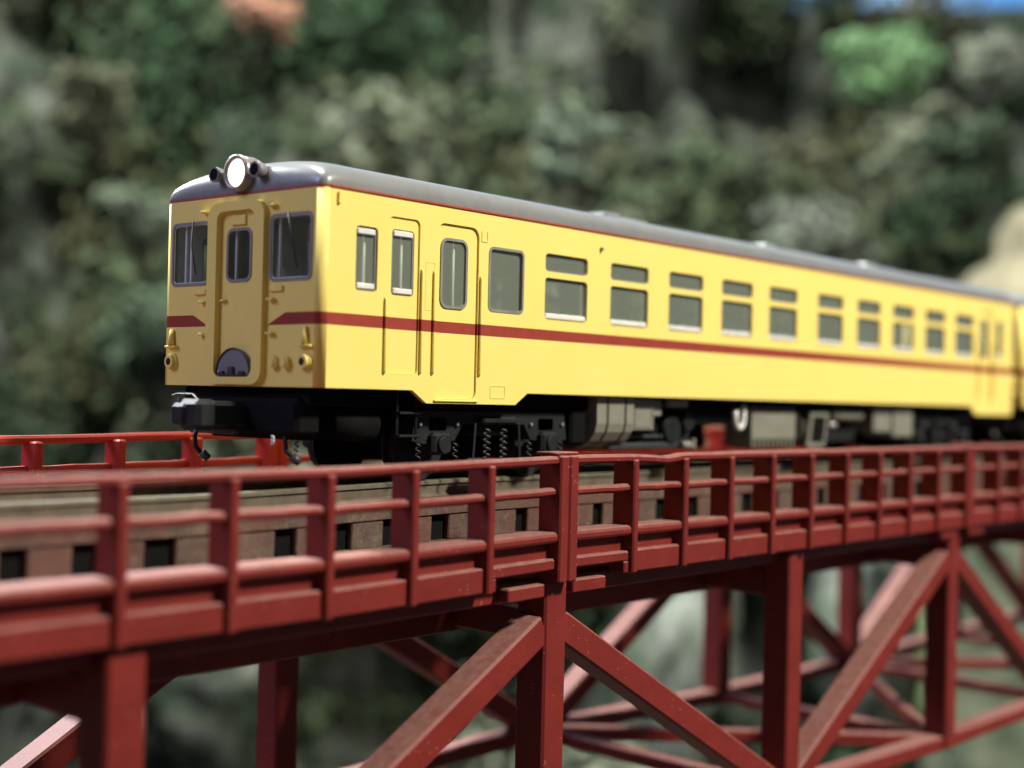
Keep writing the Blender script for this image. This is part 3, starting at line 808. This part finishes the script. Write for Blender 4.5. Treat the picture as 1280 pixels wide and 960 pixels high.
# roof
def roof():
    half = [(1.40, 3.336), (1.397, 3.40), (1.375, 3.465), (1.32, 3.53), (1.22, 3.582), (1.08, 3.625), (.88, 3.660), (.60, 3.688), (.30, 3.702), (0, 3.706)]
    prof = half + [(-y, z) for y, z in reversed(half[:-1])]
    st = []
    RD = .40
    for i in range(9):
        t = R_(90 * i / 8); st.append((XF + RD * (1 - math.cos(t)), max(.06, math.sin(t) ** .62)))
    for i in range(1, 12): st.append((XF + RD + (XR - XF - 2 * RD) * i / 12, 1))
    for i in range(8, -1, -1):
        t = R_(90 * i / 8); st.append((XR - RD * (1 - math.cos(t)), max(.06, math.sin(t) ** .62)))
    vs = []; n = len(prof)
    for x, f in st:
        e = min(x - XF, XR - x)
        w = 1.40 if e >= CR else 1.40 - CR + math.sqrt(max(0, CR ** 2 - (CR - e) ** 2))
        for y, z in prof: vs.append((x, y * w / 1.40, 3.336 + (z - 3.336) * f))
    fs = [(i * n + k, i * n + k + 1, (i + 1) * n + k + 1, (i + 1) * n + k) for i in range(len(st) - 1) for k in range(n - 1)]
    mb = MB().add(vs, fs, True)
    mb.add([vs[k] for k in range(n)], [tuple(range(n))]); mb.add(vs[-n:], [tuple(range(n - 1, -1, -1))])
    r = P(mb, 'roof', 'roof_grey')
    # gutter round both ends
    for X0, d in ((XF, 1), (XR, -1)):
        path = []
        for s in (-1, 1):
            seg = []
            for i in range(9):
                t = R_(90 * i / 8)
                seg.append((X0 + d * (CR - (CR + .004) * math.cos(t)), s * (1.40 - CR + (CR + .004) * math.sin(t))))
            path += list(reversed(seg)) if s < 0 else seg
        g = MB(); vs = []
        for x, y in path: vs += [(x, y, 3.302), (x, y, 3.335), (x + d * .05, y * .985, 3.335), (x + d * .05, y * .985, 3.302)]
        g.add(vs, [(i * 4 + k, i * 4 + (k + 1) % 4, (i + 1) * 4 + (k + 1) % 4, (i + 1) * 4 + k) for i in range(len(path) - 1) for k in range(4)])
        g.build('end_gutter', 'gutter_red', r)
    for x0, x1, h, y in ((6.55, 7.0, .16, 0), (7.08, 7.75, .12, 0), (11.3, 11.75, .15, 0), (11.95, 13.1, .11, 0), (15.2, 15.65, .15, 0), (15.8, 16.5, .11, 0), (4.1, 4.6, .08, 0), (1.2, 1.6, .08, 0)):
        MB().box(x0, x1, y - .30, y + .30, 3.68, 3.705 + h, .05).build('roof_ventilator', 'roof_grey', r)
    return r
roof()
# headlight and horns
h = P(MB().cyl((-.14, 0, 3.55), (.06, 0, 3.55), .205, .205, 28).cyl((.06, 0, 3.55), (.32, 0, 3.56), .205, .12, 28), 'headlight', 'lamp_casing')
MB().cyl((-.138, 0, 3.55), (-.150, 0, 3.55), .160, .150, 28).build('lens', 'lit_lens', h)
rg = MB(); k = 28; vs = []
for i in range(k):
    a = 2 * math.pi * i / k
    for r, x in ((.160, -.141), (.172, -.172), (.21, -.172), (.21, -.12)): vs.append((x, r * math.cos(a), 3.55 + r * math.sin(a)))
rg.add(vs, [(i * 4 + j, i * 4 + j + 1, ((i + 1) % k) * 4 + j + 1, ((i + 1) % k) * 4 + j) for i in range(k) for j in range(3)], True)
rg.build('rim', 'lamp_casing', h)
MB().box(-.06, .26, -.10, .10, 3.34, 3.40, .01).build('lamp_base', 'lamp_casing', h)
for s in (-1, 1):
    y = s * .36
    o = P(MB().cyl((-.19, y, 3.555), (-.05, y, 3.555), .092, .075, 18).cyl((-.05, y, 3.555), (.22, y, 3.565), .075, .06, 18), 'horn', 'boot_grey')
    MB().cyl((-.188, y, 3.555), (-.193, y, 3.555), .07, .07, 16).build('horn_mouth', 'black_gap', o)
    MB().box(-.02, .24, y - .07, y + .07, 3.36, 3.50, .02).build('horn_bracket', 'dark_metal', o)
# interior
P(MB().box(.06, 19.85, -1.325, 1.325, 1.16, 1.26), 'floor', 'interior_floor')
P(MB().box(.06, 19.85, -1.325, 1.325, 3.22, 3.28), 'ceiling', 'interior_pale')
for x in (1.56, 2.60, 17.9):
    P(MB().box(x, x + .04, -1.325, -.40, 1.265, 3.215), 'bulkhead', 'interior_pale')
    P(MB().box(x, x + .04, .40, 1.325, 1.265, 3.215), 'bulkhead', 'interior_pale')
seat = MB().box(-.42, -.30, -.45, .45, 1.27, 2.20, .03).box(-.30, .12, -.45, .45, 1.55, 1.72, .03)
so = None
for i, x in enumerate(WX):
    for s in (-1, 1):
        for fl in (0, 1):
            if so is None: so = P(seat, 'seat', 'seat_cloth'); o = so
            else: o = so.copy(); C.objects.link(o); o.parent = car
            o.location = (x + (.36 if fl == 0 else .56), s * .82, 0)
            o.rotation_euler = (0, 0, 0 if fl == 0 else math.pi)
P(MB().box(.35, .75, -1.1, -.45, 1.27, 2.10, .04).box(.30, .42, -1.05, -.5, 2.05, 2.24, .02), 'driver_desk', 'equipment_grey')
for y in (1.08, .98, .14, -.62):
    P(MB().box(-.015, .02, y - .018, y + .018, 2.25, 3.21, .006), 'cab_pillar', 'white_metal')
P(MB().box(.30, .42, -.86, -.70, 2.30, 2.80, .03).box(.33, .40, -1.0, -.68, 2.75, 2.98, .02), 'cab_instrument', 'interior_pale')
P(MB().box(.12, .9, .62, .66, 1.27, 3.21), 'cab_partition', 'interior_pale')
for sy in (-1, 1):
    for x in (.66, 1.26, 2.16, 18.44):
        P(MB().cyl((x, sy * 1.28, 1.27), (x, sy * 1.28, 3.21), .022, n=8), 'stanchion', 'white_metal')
P(MB().box(.95, 1.35, -.95, -.5, 1.6, 1.72, .04).box(1.28, 1.36, -.95, -.5, 1.72, 2.35, .03), 'driver_seat', 'seat_cloth')
# underframe
P(MB().box(.05, 19.85, -1.12, 1.12, .90, 1.10, .02), 'underframe', 'black_gap')
P(MB().box(.4, 19.6, -.45, .45, .74, .898, .02), 'centre_sill', 'black_gap')
def bogie(xc):
    b = P(MB().box(xc - .28, xc + .28, -1.02, 1.02, .55, .80, .04), 'bogie', 'dark_metal')
    for s in (-1, 1):
        y0, y1 = sorted((s * 1.00, s * 1.10))
        fr = [(-1.50, .50), (-1.44, .86), (1.44, .86), (1.50, .50), (1.30, .46), (.74, .50), (.60, .70), (-.60, .70), (-.74, .50), (-1.30, .46)]
        MB().plate([(xc + u, v) for u, v in fr], [rrect(xc + s_ * 1.05 - .16, xc + s_ * 1.05 + .16, .62, .78, .03) for s_ in (-1, 1)], .10, lambda u, v, w: (u, s * (1.10 - w), v)).build('side_frame', 'dark_metal', b)
        for a in (-1, 1):
            xa = xc + a * 1.05
            MB().cyl((xa, s * .78, .43), (xa, s * .64, .43), .43, .43, 32).cyl((xa, s * .64, .43), (xa, s * .60, .43), .47, .47, 32).build('wheel', 'dark_metal', b)
            MB().box(xa - .17, xa + .17, *sorted((s * 1.02, s * 1.20)), .33, .60, .04).cyl((xa, s * 1.19, .45), (xa, s * 1.24, .45), .12, .10, 14).build('axle_box', 'dark_metal', b)
            for e in (-.33, .33):
                MB().tube([(xa + e + .032 * math.cos(t * 1.1), s * (1.09 + .032 * math.sin(t * 1.1)), .28 + .013 * t) for t in range(16)], .011, 5).build('axle_spring', 'gunmetal', b)
                MB().cyl((xa + e, s * 1.12, .70), (xa + e, s * 1.14, .70), .03, .02, 8).build('bolt', 'silver', b)
        for e in (-.16, .16):
            MB().tube([(xc + e + .045 * math.cos(t * 1.1), s * (1.12 + .045 * math.sin(t * 1.1)), .22 + .0135 * t) for t in range(34)], .014, 5).build('bolster_spring', 'gunmetal', b)
        MB().box(xc - .34, xc + .34, *sorted((s * 1.0, s * 1.22)), .70, .80, .03).build('bolster', 'dark_metal', b)
        MB().box(xc - .34, xc + .34, *sorted((s * 1.0, s * 1.22)), .15, .22, .03).build('spring_plank', 'dark_metal', b)
        for e in (-.42, .42): MB().bar((xc + e, s * 1.16, .72), (xc + e * 1.1, s * 1.16, .20), .03, .03).build('swing_link', 'gunmetal', b)
    for a in (-1, 1):
        MB().cyl((xc + a * 1.05, -1.0, .43), (xc + a * 1.05, 1.0, .43), .07, n=12).build('axle', 'dark_metal', b)
    return b
bogie(3.20); bogie(16.85)
P(MB().box(1.9, 4.5, -.55, .55, .24, .74, .05), 'final_drive', 'black_gap')
P(MB().box(15.6, 18.2, -.55, .55, .24, .74, .05), 'final_drive', 'black_gap')
P(MB().box(4.6, 10.4, .30, .95, .26, .89, .05), 'engine_block', 'black_gap')
P(MB().box(12.0, 15.4, .30, .95, .26, .89, .05), 'engine_block', 'black_gap')
# equipment under the floor, visible side
tk_ = [(1.10, -1.28), (.72, -1.28), (.60, -1.25), (.48, -1.16), (.40, -1.02), (.36, -.85), (.36, -.3), (1.10, -.3)]
def profx(mb, pts, xa, xb):
    k = len(pts)
    return mb.add([(xa, p[1], p[0]) for p in pts] + [(xb, p[1], p[0]) for p in pts], [(i, (i + 1) % k, k + (i + 1) % k, k + i) for i in range(k)] + [tuple(range(k)), tuple(range(2 * k - 1, k - 1, -1))])
ft = P(profx(MB(), tk_, 5.15, 6.02), 'fuel_tank', 'equipment_grey')
band = [(z, y - .014) for z, y in tk_[:6]] + [(.35, -.85), (.35, -.6), (1.09, -.6)]
for x in (5.38, 5.80): profx(MB(), band, x, x + .022).build('tank_strap', 'dark_metal', ft)
bx = P(MB().box(6.06, 6.62, -1.22, -.5, .615, 1.08, .02), 'control_box', 'equipment_grey')
MB().box(6.62, 6.84, -1.20, -.5, .82, 1.07, .02).build('cable_box', 'equipment_grey', bx)
MB().plate(rrect(6.12, 6.56, .67, 1.02, .02), [rrect(6.14, 6.54, .69, 1.0, .015)], .012, lambda u, v, w: (u, -1.232 + w, v)).build('lid_rim', 'equipment_grey', bx)
P(MB().box(7.02, 7.55, -1.20, -.7, .965, 1.09, .02), 'junction_box', 'equipment_grey')
P(MB().box(5.72, 7.55, -1.08, -.95, .34, .44, .02).box(5.72, 7.1, -1.06, -.9, .50, .55, .01), 'pipe_rack', 'gunmetal')
P(MB().box(7.0, 8.0, -.95, .95, .38, .89, .05).cyl((7.3, -1.1, .62), (7.3, -.9, .62), .2, n=18).cyl((7.8, -1.06, .75), (7.8, -.9, .75), .14, n=16).box(7.99, 9.3, -1.02, -.6, .70, .88, .03), 'engine', 'dark_metal')
P(MB().cyl((7.35, -1.2, .40), (7.62, -1.2, .40), .06, n=10).box(7.66, 7.72, -1.24, -1.16, .33, .5, .01), 'valve', 'equipment_grey')
u = [(9.05 + .12 * math.cos(R_(a)), -1.18, .80 + .15 * math.sin(R_(a))) for a in range(180, 361, 15)]
P(MB().tube([(8.93, -1.18, .95)] + u + [(9.17, -1.18, 1.02)], .045, 8), 'exhaust_bend', 'white_metal')
rb = P(MB().box(9.42, 10.86, -1.16, -.74, .42, .93, .03), 'radiator', 'equipment_grey')
for i in range(10):
    MB().box(9.46 + i * .145, 9.51 + i * .145, -1.175, -.76, .33, .99, .008).build('fin', 'equipment_grey', rb)
MB().box(9.43, 10.85, -1.185, -1.163, .47, .90, .01).build('cover_panel', 'equipment_grey', rb)
pts = [(.98, -.9), (.98, -1.15), (.80, -1.17), (.60, -1.22), (.45, -1.12), (.36, -.9)]
P(MB().cyl((10.93, -1.0, .66), (11.12, -1.0, .66), .31, .22, 20), 'fan_housing', 'equipment_grey')
fr = P(MB().plate([(11.22, .33), (11.86, .33), (12.0, .92), (11.36, .92)], [[(11.34, .40), (11.80, .40), (11.91, .85), (11.44, .85)]], .08, lambda u, v, w: (u, -1.20 + w, v)), 'intake_frame', 'equipment_grey')
MB().plate([(11.30, .37), (11.84, .37), (11.93, .87), (11.40, .87)], [], .02, lambda u, v, w: (u, -1.15 + w, v)).build('mesh_panel', 'black_gap', fr)
P(MB().cyl((12.22, -1.08, .88), (13.36, -1.08, .88), .105, n=20), 'air_reservoir', 'equipment_grey')
P(MB().cyl((12.1, -1.15, .70), (12.3, -1.15, .70), .06, n=12), 'drain_cock', 'silver')
P(MB().box(12.2, 13.5, -.95, -.4, .38, .75, .04), 'oil_cooler', 'dark_metal')
P(MB().box(13.75, 14.47, -1.20, -.6, .565, 1.05, .025), 'battery_box', 'equipment_grey')
P(MB().box(14.52, 15.36, -1.22, -.6, .475, 1.05, .025), 'battery_box', 'equipment_grey')
P(MB().cyl((.5, -.88, .70), (1.2, -.88, .70), .20, n=20), 'air_tank', 'black_gap')
P(MB().box(.35, 1.25, -.66, 1.05, .50, .89, .05), 'equipment_case', 'black_gap')
ld = MB()
for x in (1.34, 1.66): ld.bar((x, -1.2, 1.1), (x, -1.2, .52), .04, .05)
for z in (.55, .82): ld.box(1.32, 1.68, -1.27, -1.12, z, z + .03, .005)
P(ld, 'cab_steps', 'dark_metal')
P(MB().box(4.75, 5.1, -1.15, -.4, .42, 1.0, .04), 'equipment_case', 'black_gap')
P(MB().box(15.5, 15.64, -1.05, .9, .4, 1.0, .04), 'equipment_case', 'black_gap')
# coupler and hoses
cp = P(MB().box(-.55, .10, -.20, .20, .62, .93, .05).box(-.80, -.50, -.24, .14, .60, .95, .06), 'coupler', 'dark_metal')
MB().box(-.84, -.70, -.05, .20, .66, .90, .04).build('knuckle', 'dark_metal', cp)
MB().tube([(-.40, .75, .98), (-.42, .62, 1.0), (-.45, .30, 1.0), (-.60, .05, .96), (-.62, -.15, .88)], .012, 6).build('uncoupling_lever', 'gunmetal', cp)
MB().tube([(-.40, .62, 1.0), (-.40, .66, .66)], .012, 6).build('lever_arm', 'gunmetal', cp)
P(MB().box(-.08, .30, -1.05, .60, .56, .98, .05), 'buffer_beam', 'black_gap')
P(MB().box(-.30, -.22, -.25, .55, .555, .62, .012), 'pilot_bar', 'gunmetal')
for y, x in ((.42, -.27), (-.78, .05)):
    hs = P(MB().tube([(x, y, .66), (x - .05, y, .52), (x - .06, y - .03, .40), (x, y - .10, .30)], .028, 8), 'brake_hose', 'dark_metal')
    MB().cyl((x - .02, y - .09, .335), (x + .05, y - .14, .26), .055, .045, 10).build('hose_coupling', 'gunmetal', hs)
P(MB().tube([(-.24, -.85 + .025 * math.cos(t), .55 - .006 * t + .02 * math.sin(t)) for t in range(0, 16)], .012, 5), 'jumper_cable', 'silver')

# second car, coupled behind: same build, its own headlight dark
bpy.context.view_layer.update()
for o in list(bpy.data.objects):
    if o.parent is not None: ALLCH.setdefault(o.parent.name, []).append(o)
car2 = copy_tree(car)
car2.location = (20.60, 0, 0)
car2['label'] = 'second yellow railcar coupled behind, cut off by the right picture edge'
for o in car2.children_recursive:
    if o.name.startswith('lens') and o.data.materials[0] and o.data.materials[0].name == 'lit_lens':
        o.data = o.data.copy(); o.data.materials[0] = MATS['dark_lens']
    
for o in (car, car2): o['group'] = 'coupled yellow railcars'
